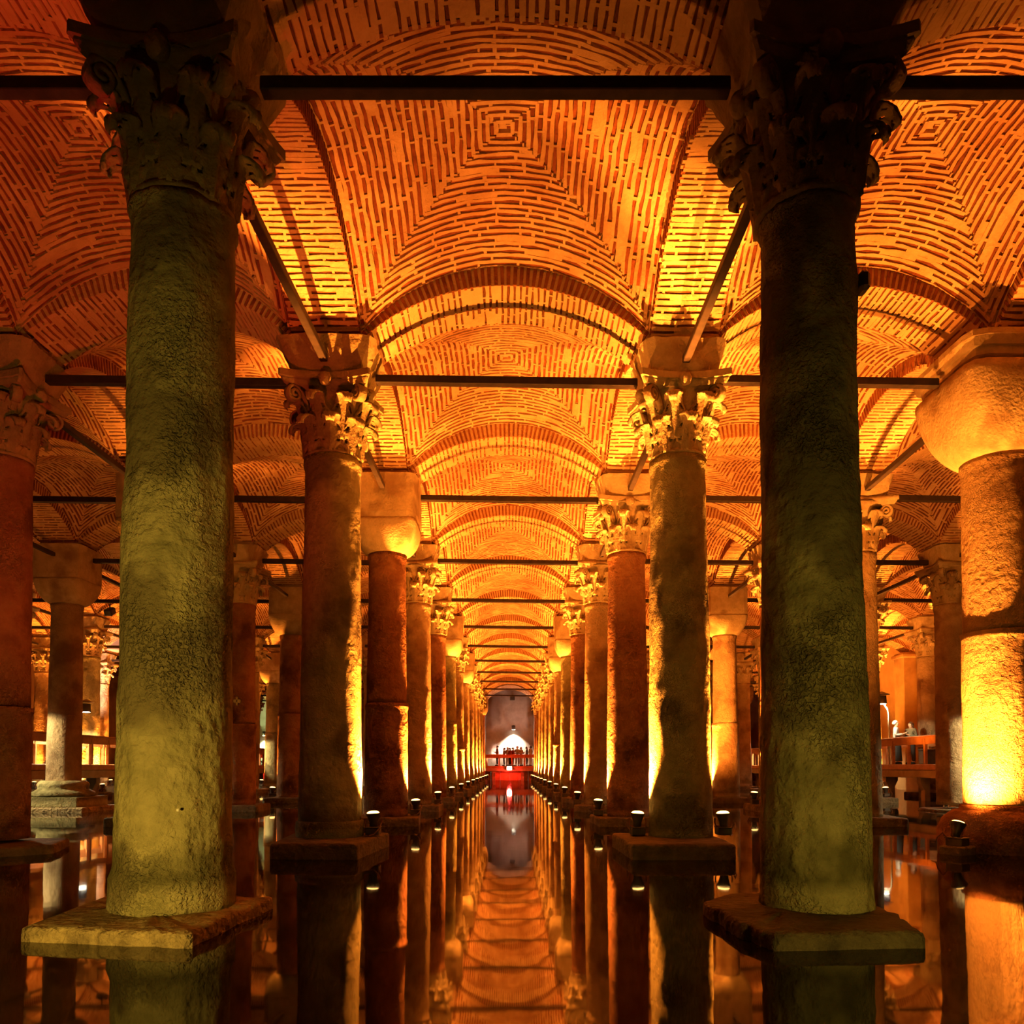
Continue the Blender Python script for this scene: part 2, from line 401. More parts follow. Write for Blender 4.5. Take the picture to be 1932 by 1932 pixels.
ub = MB(); ub.cbox((0, 0, 0), (1, 1, 1), .09); UNIT_BRICK = {}
UNIT_BRICK['v'] = ub.mesh('brick', M['brick']); UNIT_BRICK['a'] = ub.mesh('brick', M['soffit_brick'])
def place_brick(parent, spec, key, tb):
    p, al, nn, L = spec
    ac = nn.cross(al).normalized(); al = ac.cross(nn).normalized()
    o = bpy.data.objects.new('brick', UNIT_BRICK[key]); COL.objects.link(o); o.parent = parent
    dpt = 0.06
    c = p - nn * (0.010 + dpt / 2)
    m = Matrix.Identity(4)
    for i, (ax, sc) in enumerate(((al, L), (ac, tb), (nn, dpt))):
        for r in range(3): m[r][i] = ax[r] * sc
    for r in range(3): m[r][3] = c[r]
    o.matrix_local = m

VAULTS = []
for sd in (1, 2):
    bed, joined, bricks = vault_module(sd)
    both = MB(); both.v = bed.v + joined.v; nb = len(bed.v)
    both.f = bed.f + [tuple(i + nb for i in f) for f in joined.f]; both.m = bed.m + joined.m
    VAULTS.append((bed.mesh('vault', M['mortar']), both.mesh('vault', [M['mortar'], M['brick']]), joined.mesh('brick_courses', [M['brick'], M['brick']]), bricks))
ARCHES = []
for sd in (11, 12):
    bed, joined, bricks = arch_module(sd)
    both = MB(); both.v = bed.v + joined.v; nb = len(bed.v)
    both.f = bed.f + [tuple(i + nb for i in f) for f in joined.f]; both.m = bed.m + joined.m
    ARCHES.append((bed.mesh('arch', M['soffit_mortar']), both.mesh('arch', [M['soffit_mortar'], M['soffit_brick']]), joined, bricks))
ceiling = thing('ceiling', 'vaulted brick ceiling of cross vaults and round arches over the water', None, (0, 0, 0), kind='structure')
def in_view(xin, y):
    return xin < 0.66 * max(y, 0.0) + 4.5
SEPARATE_V = {(5, 0): 300, (6, 0): 240, (5, 1): 260, (4, 0): 160}
SEPARATE_A = {('x', 5, 0), ('x', 5, 1), ('y', 5, 0), ('y', 6, 0), ('x', 6, 1)}
VIEW_BAYS = []
n_sep = 0
def add_vault(b, k):
    global n_sep
    x0, x1 = GRID[b], GRID[b + 1]; y0 = row_y(k); sx = (x1 - x0 - ARCH_W + .0) / (2 * A_HALF)
    r = random.Random(b * 31 + k); var = VAULTS[r.randrange(2)]; rz = r.randrange(4) * pi / 2
    sepn = SEPARATE_V.get((b, k), 0)
    o = obj('vault', var[0] if sepn else var[1], ceiling, ((x0 + x1) / 2, y0 + D / 2, 0))
    o.matrix_local = Matrix.Translation(((x0 + x1) / 2, y0 + D / 2, 0)) @ Matrix.Diagonal((sx, 1, 1, 1)) @ Matrix.Rotation(rz, 4, 'Z')
    if sepn:
        mw = o.matrix_local
        sc = []
        for i, s in enumerate(var[3]):
            wp = mw @ s[0]; q = project(wp)
            sc.append(((s[3] / q[2]) if q and -60 < q[0] < 1990 and -60 < q[1] < 1990 else 0, i))
        sc.sort(reverse=True)
        take = set(i for v, i in sc[:sepn] if v > 0)
        rest = MB(); rg = random.Random(5)
        for i, s in enumerate(var[3]):
            if i in take: place_brick(o, s, 'v', TB); n_sep += 1
            else:
                p, al, nn, L = s; ac = nn.cross(al).normalized()
                rest.box(p - nn * .04, (L, TB, .06), 0, Matrix((al, ac, nn)).transposed())
        if rest.v: tag(rest.build('brick_courses', M['brick'], o), kind='stuff')
def add_arch(ax, b, k):
    """ax 'x': across the aisle at row k; ax 'y': along the row of columns GRID[b], from row k to k+1"""
    global n_sep
    r = random.Random(b * 17 + k * 3 + (ax == 'y')); var = ARCHES[r.randrange(2)]
    if ax == 'x':
        x0, x1 = GRID[b], GRID[b + 1]; sx = (x1 - x0) / 4.9
        sz = .76 if k == 0 else 1.0
        m = Matrix.Translation(((x0 + x1) / 2, row_y(k), Z_SPRING * (1 - sz))) @ Matrix.Diagonal((sx, 1, sz, 1))
    else:
        m = Matrix.Translation((GRID[b], row_y(k) + D / 2, 0)) @ Matrix.Rotation(pi / 2, 4, 'Z')
    sep = (ax, b, k) in SEPARATE_A
    o = obj('arch', var[0] if sep else var[1], ceiling); o.matrix_local = m
    if sep:
        for s in var[3]: place_brick(o, s, 'a', .033); n_sep += 1
        ends = MB(); S = PHI * R_A; rg = random.Random(3)
        for s in range(NA):
            c = -S + (s + .5) * C_A
            for sg in (-1, 1): patch(ends, f_face(sg), -.002, .33, c - .0225, c + .0225, 1, 0.014, -0.03, 0, rg)
        tag(ends.build('brick_courses', M['soffit_brick'], o), kind='stuff')
COLS = {}
for k in range(-1, KMAX):
    for b in range(len(GRID) - 1):
        x0, x1 = GRID[b], GRID[b + 1]
        xin = 0 if x0 < 0 < x1 else min(abs(x0), abs(x1))
        if in_view(xin, row_y(k + 1)): add_vault(b, k); VIEW_BAYS.append((b, k))
for (b, k) in VIEW_BAYS:
    COLS[(b, k)] = COLS[(b + 1, k)] = COLS[(b, k + 1)] = COLS[(b + 1, k + 1)] = 1
done = set()
for (b, k) in VIEW_BAYS:
    for a in (('x', b, k), ('x', b, k + 1), ('y', b, k), ('y', b + 1, k)):
        if a in (('x', 5, 12), ('x', 5, 13)): continue      # the last bay opens onto the end wall
        if a not in done: done.add(a); add_arch(*a)
pm = MB(); pm.cbox((0, 0, Z_IMP + .535), (ARCH_W - .03, ARCH_W - .03, 1.0), .02); PIER = pm.mesh('pier', M['soffit_mortar'])
for (b, k) in COLS: obj('pier', PIER, ceiling, (GRID[b], row_y(k), 0))

# ------------------------------------------------------------------ column parts
def shaft_mesh(seed, m, z0=.1, z1=Z_SHAFT, r0=.465, r1=.41, ring=0.0, pw=1.25, rough=.008, n=44, nz=60, chip=0.0):
    b = MB(); rg = []
    for i in range(nz + 1):
        t = i / nz; z = z0 + (z1 - z0) * t
        r = r0 + (r1 - r0) * t ** pw
        if ring and z - z0 < ring: r += .03 * min(1, (ring - (z - z0)) / .02)
        if z1 - z < .09: r += .022
        row = []
        for j in range(n):
            a = 2 * pi * j / n
            d = rough * fbm((cos(a) * 2 + seed * 9, sin(a) * 2, z * 1.3)) + rough * .5 * fbm((cos(a) * 7 + seed, sin(a) * 7, z * 6))
            if chip:
                c = noise.noise(Vector((cos(a) * 1.7 + seed * 3, sin(a) * 1.7, z * 1.1)))
                if c > .45: d -= (c - .45) * chip
            row.append(((r + d) * cos(a), (r + d) * sin(a), z))
        rg.append(row)
    b.rings(rg); return b.mesh('shaft', m, True)
def rough_block(name, prof, m, seed, amp=.02, n=10, rot=0.0, exp=8.0):
    """square-plan block through (half_width, z) levels with worn faces"""
    b = MB(); rows = []; N = 4 * n
    for hw, z in prof:
        row = []
        for j in range(N):
            a = 2 * pi * j / N + pi / 4
            ca, sa = cos(a), sin(a)
            k = (abs(ca) ** exp + abs(sa) ** exp) ** (-1 / exp)
            k *= hw; d = amp * fbm((ca * 3 + seed * 5, sa * 3, z * 4 + seed)) * (1 if hw > .01 else 0)
            row.append(((k + d) * cos(a + rot), (k + d) * sin(a + rot), z + .4 * d))
        rows.append(row)
    b.rings(rows); return b.mesh(name, m, False)
def levels(h0, z0, h1, z1, n):
    return [(h0 + (h1 - h0) * i / n, z0 + (z1 - z0) * i / n) for i in range(n + 1)]
IMPOST = [rough_block('impost_block', levels(.46, Z_CAP, .60, Z_IMP, 6), M['stone_pale'], s, .03) for s in range(3)]
IMPOST_D = rough_block('impost_block', levels(.48, Z_CAP, .68, Z_IMP, 8), M['capital_dark'], 9, .04)
IMPOST_STEP = rough_block('impost_block', [(.66, 6.58), (.68, 6.68), (.74, 6.68), (.76, 6.78), (.80, 6.78), (.84, 6.9), (.84, 6.98)], M['stone_pale'], 4, .006)

def bell_r(t):            # t 0..1 over the capital height
    return .365 + .05 * t + .16 * max(0, t - .45) ** 1.4
CH = Z_CAP - Z_SHAFT
def leaf_geo(mb, ang, z0, h, w0, lean, curl, seed=0):
    ns, nt = 18, 8; rg = random.Random(seed); grid = []
    zc = h - curl
    for i in range(ns + 1):
        s = i / ns
        if s < .66:
            q = s / .66; z = zc * q; r = bell_r((z0 + z) / CH) + .035 + lean * q ** 2
        else:
            th = (s - .66) / .34 * radians(205)
            r0 = bell_r((z0 + zc) / CH) + .035 + lean
            r = r0 + curl * (1 - cos(th)); z = zc + curl * sin(th)
        wid = w0 * (.58 + .42 * sin(pi * min(1, s * 1.1))) * (1 - .24 * abs(sin(s * 12.5)))
        if s > .88: wid *= 1 - (s - .88) * 4.2
        row = []
        for j in range(nt + 1):
            t = -1 + 2 * j / nt
            flut = .016 * cos(t * pi * 3.2) - .03 * t * t + (.012 if abs(t) < .15 else 0)
            rr = r + flut * (1 if s < .66 else .6)
            a = ang + t * wid / r
            row.append((rr, a, z0 + z))
        grid.append(row)
    front = [[mb.vert((r * cos(a), r * sin(a), Z_)) for (r, a, Z_) in row] for row in grid]
    back = [[mb.vert(((r - .028) * cos(a), (r - .028) * sin(a), Z_ - (.02 if i > ns * .66 else 0))) for (r, a, Z_) in row] for i, row in enumerate(grid)]
    hole = lambda i, j: (i in (4, 5, 9, 10) and j in (1, nt - 2)) or (i == 14 and j in (2, nt - 3))
    for i in range(ns):
        for j in range(nt):
            if hole(i, j):
                q = [(i, j), (i + 1, j), (i + 1, j + 1), (i, j + 1)]
                for k in range(4):
                    a, c = q[k], q[(k + 1) % 4]
                    mb.face((front[a[0]][a[1]], front[c[0]][c[1]], back[c[0]][c[1]], back[a[0]][a[1]]))
                continue
            mb.face((front[i][j], front[i][j + 1], front[i + 1][j + 1], front[i + 1][j]))
            mb.face((back[i][j], back[i + 1][j], back[i + 1][j + 1], back[i][j + 1]))
    for i in range(ns):
        for j in (0, nt): mb.face((front[i][j], front[i + 1][j], back[i + 1][j], back[i][j]))
    for j in range(nt):
        for i in (0, ns): mb.face((front[i][j], front[i][j + 1], back[i][j + 1], back[i][j]))
def volute_geo(mb, ang):
    """scroll under a corner of the abacus, in the upright plane at that angle"""
    pts = []; rc, zc = .63, CH - .29
    for i in range(9):
        t = i / 8; pts.append((.42 + .16 * t ** 1.5, CH * .55 + (CH - .19 - CH * .55) * t ** .8))
    for i in range(26):
        th = radians(95 - i * 24); rr = .115 * (1 - i / 30)
        pts.append((rc + rr * cos(th), zc + rr * sin(th)))
    hw = .055; rows = []
    u = Vector((cos(ang), sin(ang), 0)); v = Vector((-sin(ang), cos(ang), 0))
    for i, (r, z) in enumerate(pts):
        th = .02; c = u * r + Vector((0, 0, z))
        p = pts[min(i + 1, len(pts) - 1)]; o = pts[max(i - 1, 0)]
        t = (u * (p[0] - o[0]) + Vector((0, 0, p[1] - o[1]))).normalized(); nn = t.cross(v)
        rows.append([c + v * hw + nn * th, c + v * hw - nn * th, c - v * hw - nn * th, c - v * hw + nn * th])
    mb.rings(rows)
def abacus_geo(mb, z0, z1, hw=.62):
    def outline(s):
        pts = []
        for q in range(4):
            a0 = q * pi / 2
            for i in range(13):
                t = -1 + 2 * i / 12
                x, y = hw * s, hw * s * t * .96
                x -= .12 * (1 - t * t)
                pts.append((x * cos(a0) - y * sin(a0), x * sin(a0) + y * cos(a0)))
        return pts
    mb.rings([[(x, y, z) for x, y in outline(s)] for s, z in ((.90, z0), (.95, z0 + .05), (.955, z0 + .07), (1.0, z0 + .08), (1.0, z1))])
def bell_geo(mb):
    mb.lathe([(.37, 0), (.395, .01), (.40, .05), (.37, .06)] + [(bell_r(t), t * CH) for t in (.08, .2, .35, .5, .65, .8, .9)] + [(.55, CH - .1)], 32)
LEAF_LOW, LEAF_HIGH = {}, {}
for key in ('stone_pale', 'capital_dark'):
    a = MB(); leaf_geo(a, 0, .03, .47, .20, .035, .085); LEAF_LOW[key] = a.mesh('acanthus_leaf', M[key], True)
    a = MB(); leaf_geo(a, 0, .20, .58, .185, .06, .09); LEAF_HIGH[key] = a.mesh('acanthus_leaf', M[key], True)
VOLUTE = {k: (lambda b: (volute_geo(b, 0), b.mesh('volute', M[k], True))[1])(MB()) for k in ('stone_pale', 'capital_dark')}
ABACUS = {k: (lambda b: (abacus_geo(b, CH - .17, CH), b.mesh('abacus', M[k]))[1])(MB()) for k in ('stone_pale', 'capital_dark')}
BELL = {k: (lambda b: (bell_geo(b), b.mesh('capital', M[k], True))[1])(MB()) for k in ('stone_pale', 'capital_dark')}
FLEURON = {k: (lambda b: (b.lathe([(.02, -.09), (.07, -.07), (.095, 0), (.07, .07), (.02, .09)], 10), b.mesh('fleuron', M[k], True))[1])(MB()) for k in ('stone_pale', 'capital_dark')}
joined_cap = MB(); bell_geo(joined_cap); abacus_geo(joined_cap, CH - .17, CH)
for q in range(8):
    leaf_geo(joined_cap, q * pi / 4, .03, .47, .20, .035, .085); leaf_geo(joined_cap, (q + .5) * pi / 4, .20, .58, .185, .06, .09)
for q in range(4): volute_geo(joined_cap, q * pi / 2 + pi / 4)
CAP_FAR = joined_cap.mesh('capital', M['stone_pale'], True)
def carved_capital(root, key, parts):
    if not parts: return obj('capital', CAP_FAR, root, (0, 0, Z_SHAFT))
    c = obj('capital', BELL[key], root, (0, 0, Z_SHAFT))
    for q in range(8):
        for me, off in ((LEAF_LOW[key], 0), (LEAF_HIGH[key], .5)):
            o = obj('acanthus_leaf', me, c); o.rotation_euler = (rnd.uniform(-.03, .03), rnd.uniform(-.03, .03), (q + off) * pi / 4 + .12)
    for q in range(4):
        o = obj('volute', VOLUTE[key], c); o.rotation_euler = (0, 0, q * pi / 2 + pi / 4)
        o = obj('fleuron', FLEURON[key], c, (.51 * cos(q * pi / 2), .51 * sin(q * pi / 2), CH - .1))
    obj('abacus', ABACUS[key], c)
    return c
def bowl_mesh(r0, hw, z0, z1, m, n=12):
    """plain cushion capital: round below, square above"""
    b = MB(); rows = []; N = 4 * n
    for i in range(15):
        t = i / 14; z = z0 + (z1 - z0) * (1 - cos(t * pi / 2)) ** .9 if t < 1 else z1
        q = sin(t * pi / 2); ex = 2 + 7 * t ** 2
        row = []
        for j in range(N):
            a = 2 * pi * j / N + pi / 4; ca, sa = cos(a), sin(a)
            k = (abs(ca) ** ex + abs(sa) ** ex) ** (-1 / ex)
            R = r0 + (hw - r0) * q
            row.append((R * k * ca, R * k * sa, z))
        rows.append(row)
    b.rings(rows); return b.mesh('capital', m, True)
BOWL = bowl_mesh(.40, .64, Z_SHAFT, 6.10, M['stone_pale'])
BOWL_BLOCK = rough_block('impost_block', [(.64, 6.10), (.65, 6.2), (.64, 6.8), (.66, Z_IMP)], M['stone_pale'], 2, .012)
BOWL_BIG = bowl_mesh(.47, .82, Z_SHAFT, 6.58, M['stone_pale'])
def slab_mesh(name, poly, z0, z1, m, seed, amp=.02):
    """worn stone slab with the given outline"""
    pts = []
    n = len(poly)
    for i in range(n):
        a, c = Vector((*poly[i], 0)), Vector((*poly[(i + 1) % n], 0)); k = 14
        for j in range(k): pts.append(a.lerp(c, j / k))
    ce = Vector((sum(p[0] for p in poly) / n, sum(p[1] for p in poly) / n, 0))
    def ring(s, z):
        out = []
        for p in pts:
            d = amp * (fbm((p.x * 2.5 + seed, p.y * 2.5, z * 3)) + .5 * fbm((p.x * 9 + seed, p.y * 9, z * 9 + s * 4))); q = ce + (p - ce) * s
            out.append((q.x + d, q.y + d * .7, z + .4 * d))
        return out
    b = MB(); b.rings([ring(.99, z0), ring(1.0, z0 + .1), ring(1.0, z1 - .04), ring(.985, z1 - .012), ring(.955, z1), ring(.86, z1), ring(.76, z1), ring(.6, z1), ring(.25, z1)])
    return b.mesh(name, m, True)
def sq(h, c=(0, 0), cut=0.0):
    x, y = c
    if not cut: return [(x - h, y - h), (x + h, y - h), (x + h, y + h), (x - h, y + h)]
    return [(x - h + cut, y - h), (x + h - cut, y - h), (x + h, y - h + cut), (x + h, y + h - cut), (x + h - cut, y + h), (x - h + cut, y + h), (x - h, y + h - cut), (x - h, y - h + cut)]
SLAB_T = .17
SLABS = [slab_mesh('base_slab', sq(.68), -.65, SLAB_T, M['slab_dark'], s, .012) for s in range(2)]
SLAB_LOW = slab_mesh('base_slab', sq(.74, cut=.3), -.65, .06, M['slab_dark'], 3, .012)

SHAFTS = {
    'tan': [shaft_mesh(s, M['stone_tan'], z0=SLAB_T - .01, r0=.425, r1=.375, ring=.14 if s % 2 else 0) for s in range(3)],
    'red': [shaft_mesh(s + 5, M['stone_red'], z0=SLAB_T - .01, r0=.42, r1=.37, rough=.005, ring=.14 if s % 2 else 0) for s in range(2)],
    'olive': [shaft_mesh(s + 8, M['stone_olive'], z0=SLAB_T - .01, r0=.435, r1=.38, rough=.012) for s in range(2)],
}
def drums(m, seed, zj, r0=.42, r1=.37, dr=.02, **kw):
    t = (zj / Z_SHAFT)
    rm = r0 + (r1 - r0) * t ** 1.25
    return [shaft_mesh(seed, m, z0=SLAB_T - .01, z1=zj - .008, r0=r0 + dr, r1=rm + dr, nz=30, **kw), shaft_mesh(seed + .5, m, z0=zj + .008, r0=rm, r1=r1, nz=40)]

# (grid index, row) -> what is special about a column
SPEC = {
    (5, 0): dict(x=-2.52, stone='olive', own=shaft_mesh(21, M['stone_olive'], z0=.09, r0=.425, r1=.38, pw=.9, ring=.30, rough=.014, n=72, nz=110, chip=.05), slab=[(-3.18, 5.22), (-1.97, 5.02), (-1.88, 6.42), (-3.28, 6.5)], slab_z=.10, dark=1, parts=1, slab_m='slab'),
    (6, 0): dict(x=2.42, stone='olive', own=shaft_mesh(23, M['stone_olive'], z0=.09, r0=.42, r1=.346, pw=.6, rough=.014, n=72, nz=110, chip=.06), slab=[(1.60, 6.2), (1.62, 5.35), (1.74, 4.95), (2.74, 5.04), (2.9, 6.0), (2.3, 6.6), (1.9, 6.55)], slab_z=.11, dark=1, parts=1, slab_m='slab_dark'),
    (5, 1): dict(stone='olive', parts=1, dark=1, slab=[(-2.95, 9.85), (-1.85, 9.75), (-1.70, 11.45), (-3.1, 11.5)], slab_z=.2, ring=1),
    (6, 1): dict(stone='olive', parts=1, slab=[(1.60, 9.75), (2.88, 9.75), (2.95, 11.3), (1.55, 11.4)], slab_z=.2),
    (5, 2): dict(stone='red', cap='bowl', drum=2.45),
    (6, 2): dict(stone='red', parts=1), (5, 3): dict(stone='tan'), (6, 3): dict(stone='tan'),
    (5, 5): dict(cap='bowl', drum=2.9), (5, 7): dict(cap='bowl'), (6, 6): dict(cap='bowl', drum=2.2), (5, 6): dict(drum=2.0),
    (4, 1): dict(stone='red', parts=1, slab=[(-8.2, 10.1), (-6.6, 9.9), (-6.05, 10.5), (-6.4, 11.5), (-8.2, 11.7)], slab_z=.12, dark=1, drum=2.0),
    (4, 3): dict(stone='red', drum=2.3), (4, 4): dict(stone='red', cap='bowl', drum=2.9),
    (3, 3): dict(stone='tan', cap='bowl', base='attic'), (3, 7): dict(x=-12.2, cap='bowl', drum=2.9),
    (7, 1): dict(x=7.0, stone='tan', cap='big', base='torus', drum=3.05),
    (7, 2): dict(stone='tan'), (7, 4): dict(stone='tan', cap='bowl', drum=2.6),
    (8, 3): dict(x=11.85, stone='tan', base='low'), (8, 7): dict(x=12.1),
}
ROWN = {1: 'fifth row left of the aisle', 2: 'fourth row left of the aisle', 3: 'third row left of the aisle', 4: 'second row left of the aisle', 5: 'left row of central aisle',
        6: 'right row of central aisle', 7: 'second row right of the aisle', 8: 'third row right of the aisle', 9: 'fourth row right of the aisle'}
STN = {'olive': 'olive-stone', 'tan': 'tan stone', 'red': 'red-brown'}
col_roots, HALF = {}, {}
def make_column(b, k):
    sp = SPEC.get((b, k), {})
    r = random.Random(b * 101 + k)
    stone = sp.get('stone') or r.choice(('tan', 'tan', 'tan', 'red', 'olive'))
    cap = sp.get('cap') or ('carved' if (b, k) in SPEC or r.random() < .72 else 'bowl')
    x, y = sp.get('x', GRID[b]), row_y(k)
    capn = {'carved': 'leafy capital', 'bowl': 'bowl capital', 'big': 'broad bowl capital'}[cap]
    nm = STN[stone] + (' two-drum' if sp.get('drum') else '')
    root = thing('column', '%s column, %s, %s in the %s' % (nm, capn, ORD[k] if k >= 0 else 'beside the camera', ROWN[b]), 'column', (x, y, 0), group='cistern columns', kind='thing')
    col_roots[(b, k)] = root
    ms = M['stone_' + stone]
    HALF[(b, k)] = {'carved': .57 if sp.get('dark') else .54, 'bowl': .65, 'big': .80}[cap]
    top = SLAB_T
    if 'slab' in sp:
        top = sp['slab_z']
        obj('base_slab', slab_mesh('base_slab', [(px - x, py - y) for px, py in sp['slab']], -.65, top, M[sp.get('slab_m', 'slab_dark')], k + b, .032 if k == 0 else .015), root)
    elif sp.get('base') == 'torus':
        t = MB(); t.lathe([(.66, -.65), (.74, -.3), (.80, -.05), (.86, .12), (.86, .28), (.79, .44), (.66, .55), (.57, .57), (.56, .63), (.5, .64)], 40)
        t.build('torus_base', M['stone_red'], root, True)
    elif sp.get('base') == 'attic':
        t = MB(); t.cbox((0, 0, -.3), (2.1, 1.9, .85), .03); t.build('base_slab', M['slab'], root)
        t = MB(); t.cbox((.02, 0, .25), (1.55, 1.55, .26), .02); t.build('plinth', M['stone_olive'], root)
        t = MB(); t.lathe([(.74, .38), (.77, .43), (.74, .50), (.66, .54), (.60, .58), (.60, .64), (.62, .70), (.58, .76), (.53, .80)], 36); t.build('torus_base', M['stone_olive'], root, True)
    elif sp.get('base') == 'low': obj('base_slab', SLAB_LOW, root)
    else:
        o = obj('base_slab', SLABS[r.randrange(2)], root); o.rotation_euler = (0, 0, r.uniform(-.12, .12))
    if sp.get('own'): obj('shaft', sp['own'], root)
    elif sp.get('drum'):
        for me in drums(ms, b * 3 + k, sp['drum'], *((.50, .455) if cap == 'big' else (.42, .37)), chip=.08 if (b, k) == (5, 2) else 0): obj('shaft', me, root)
    else:
        o = obj('shaft', r.choice(SHAFTS[stone]), root)
        if sp.get('ring'):
            t = MB(); t.lathe([(.44, .19), (.465, .2), (.475, .30), (.47, .40), (.44, .42)], 40); t.build('base_ring', ms, root, True)
    if cap == 'carved':
        carved_capital(root, 'capital_dark' if sp.get('dark') else 'stone_pale', sp.get('parts'))
        obj('impost_block', IMPOST_D if sp.get('dark') else IMPOST[r.randrange(3)], root)
    elif cap == 'bowl': obj('capital', BOWL, root); obj('impost_block', BOWL_BLOCK, root)
    else: obj('capital', BOWL_BIG, root); obj('impost_block', IMPOST_STEP, root)
    return root
for (b, k) in sorted(COLS, key=lambda t: (t[1], abs(t[0] - 5.5))):
    if 0 < b < len(GRID) - 1 and -1 <= k < KMAX: make_column(b, k)

# ------------------------------------------------------------------ tie bars
AISLE = {1: 'fourth aisle to the left', 2: 'third aisle to the left', 3: 'second aisle to the left', 4: 'first aisle to the left', 5: 'central aisle',
         6: 'first aisle to the right', 7: 'second aisle to the right', 8: 'third aisle to the right', 0: 'fifth aisle to the left', 9: 'fourth aisle to the right'}
Z_TIE = 6.66
def col_x(b, k): return SPEC.get((b, k), {}).get('x', GRID[b])
def cap_half(b, k): return HALF[(b, k)] + .03
def bar(name, p, q, th, m, label, group):
    p, q = Vector(p), Vector(q); d = q - p; b = MB()
    b.cbox((0, 0, 0), (d.length, th, th), .008, 0)
    o = b.build(name, m); x = d.normalized(); yv = Vector((0, 0, 1)).cross(x).normalized(); z = x.cross(yv)
    mt = Matrix((x, yv, z)).transposed().to_4x4(); mt.translation = (p + q) / 2
    o.matrix_world = mt
    return tag(o, label, 'tie bar', group)
for (ax, b, k) in sorted(done):
    if k < 0: continue
    if ax == 'x':
        dz = 0.0 if k == 0 else -.03
        zt = Z_TIE - (.07 if k == 0 else 0)
        if (b, k) not in col_roots or (b + 1, k) not in col_roots: continue
        bar('tie_bar', (col_x(b, k) + cap_half(b, k), row_y(k), zt - dz * .8), (col_x(b + 1, k) - cap_half(b + 1, k), row_y(k), zt + dz), .115, M['iron'],
            'dark iron tie bar across the %s, %s from the front' % (AISLE[b], ORD[k]), 'tie bars across the aisles')
    elif (b, k) in col_roots and (b, k + 1) in col_roots:
        bar('tie_bar', (col_x(b, k), row_y(k) + cap_half(b, k), Z_TIE + .02), (col_x(b, k + 1), row_y(k + 1) - cap_half(b, k + 1), Z_TIE + .02), .10, M['iron'],
            'lengthwise iron tie bar after the %s column of the %s' % (ORD[k], ROWN[b]), 'lengthwise tie bars')

# ------------------------------------------------------------------ floodlights on the bases
def spot(name, loc, aim, color, watts, angle, blend=.6, size=.05, parent=None):
    l = bpy.data.lights.new(name, 'SPOT'); l.color = color; l.energy = watts; l.spot_size = radians(angle); l.spot_blend = blend; l.shadow_soft_size = size
    o = bpy.data.objects.new(name, l); COL.objects.link(o)
    d = Vector(aim) - Vector(loc)
    o.matrix_world = Matrix.Translation(loc) @ d.to_track_quat('-Z', 'Y').to_matrix().to_4x4()
    return o
hb = MB(); hb.lathe([(.035, -.13), (.055, -.12), (.06, -.05), (.085, .02), (.10, .06), (.105, .07), (.092, .07), (.085, .055)], 18, cap=False); HOUSING = hb.mesh('housing', M['lamp_body'], True)
hl = MB(); hl.lathe([(.088, .060), (.086, .078), (.070, .092), (.04, .100), (.004, .102)], 18, cap=True)
LENS = {k: hl.mesh('lens', M[k]) for k in ('flood_glow', 'red_glow')}
hk = MB(); hk.tube([(-.115, 0, 0), (-.118, 0, -.06), (-.1, 0, -.11), (0, 0, -.12), (.1, 0, -.11), (.118, 0, -.06), (.115, 0, 0)], .011, 6); BRACKET = hk.mesh('bracket', M['rust'])
hx = MB(); hx.cbox((0, 0, .05), (.19, .22, .10), .01); hx.cbox((0, 0, .105), (.20, .24, .015), .005); BALLAST = hx.mesh('ballast_box', M['lamp_body'])
hc = MB(); hc.tube([(-.09, .05, .06), (-.13, .12, .17), (-.12, .2, .10), (-.05, .27, .02), (.0, .36, .015)], .008, 6); CABLE = hc.mesh('cable', M['cable'])
def floodlight(x, y, z, tilt_to, label, key='flood_glow', color=SODIUM, watts=FLOOD_W, angle=90, lean=.05, group='orange floodlights on the bases', aim=None, beam=7.5):
    """lamp standing at (x, y) on a base whose top is z, leaning toward the direction tilt_to (radians)"""
    z += .014
    root = thing('floodlight', label, 'floodlight', (x, y, z), tilt_to, group)
    obj('ballast_box', BALLAST, root)
    h = obj('housing', HOUSING, root, (0, 0, .23)); h.rotation_euler = (0, lean, 0)
    obj('lens', LENS[key], h)
    obj('bracket', BRACKET, root, (0, 0, .23)); obj('cable', CABLE, root)
    dv = Vector((cos(tilt_to) * sin(lean), sin(tilt_to) * sin(lean), cos(lean)))
    p = Vector((x, y, z + .23)) + dv * .14
    tq = Vector((cos(tilt_to), sin(tilt_to), 0))
    if beam:        # a wide wash toward the vault and a tight beam up the shaft
        spot('flood_wash', p, p + Vector((0, .22 if y < 50 else -.1, 1)) - tq * .20, color, watts, angle, 1.0)
        spot('flood_beam', p, p + Vector((0, 0, 1)) + tq * .30, color, watts * beam, 50, 1.0)
    else: spot('flood_wash', p, Vector(aim) if aim else p + dv, color, watts, angle, 1.0)
    return root
def base_top(b, k): return SPEC.get((b, k), {}).get('slab_z', SLAB_T)
def flood_at(b, k, side, watts=FLOOD_W, dy=.02, off=.60):
    """side -1 / +1: left or right of the shaft"""
    if (b, k) not in col_roots: return
    x = col_x(b, k) + side * off
    floodlight(x, row_y(k) + dy, base_top(b, k), 0 if side < 0 else pi,
               'glowing floodlight %s of the %s column, %s' % ('left' if side < 0 else 'right', ORD[k], ROWN[b]), watts=watts)
for k in range(1, KMAX):
    q = FLOOD_W * (1.0 if k < 3 else 1.25 if k < 11 else .6)
    flood_at(5, k, 1, q); flood_at(6, k, -1, q)
flood_at(6, 1, 1)
for k in range(2, KMAX): flood_at(7, k, -1, FLOOD_W * .8)
for k in (4, 5, 6, 8, 9, 10): flood_at(8, k, 1, FLOOD_W * .6)
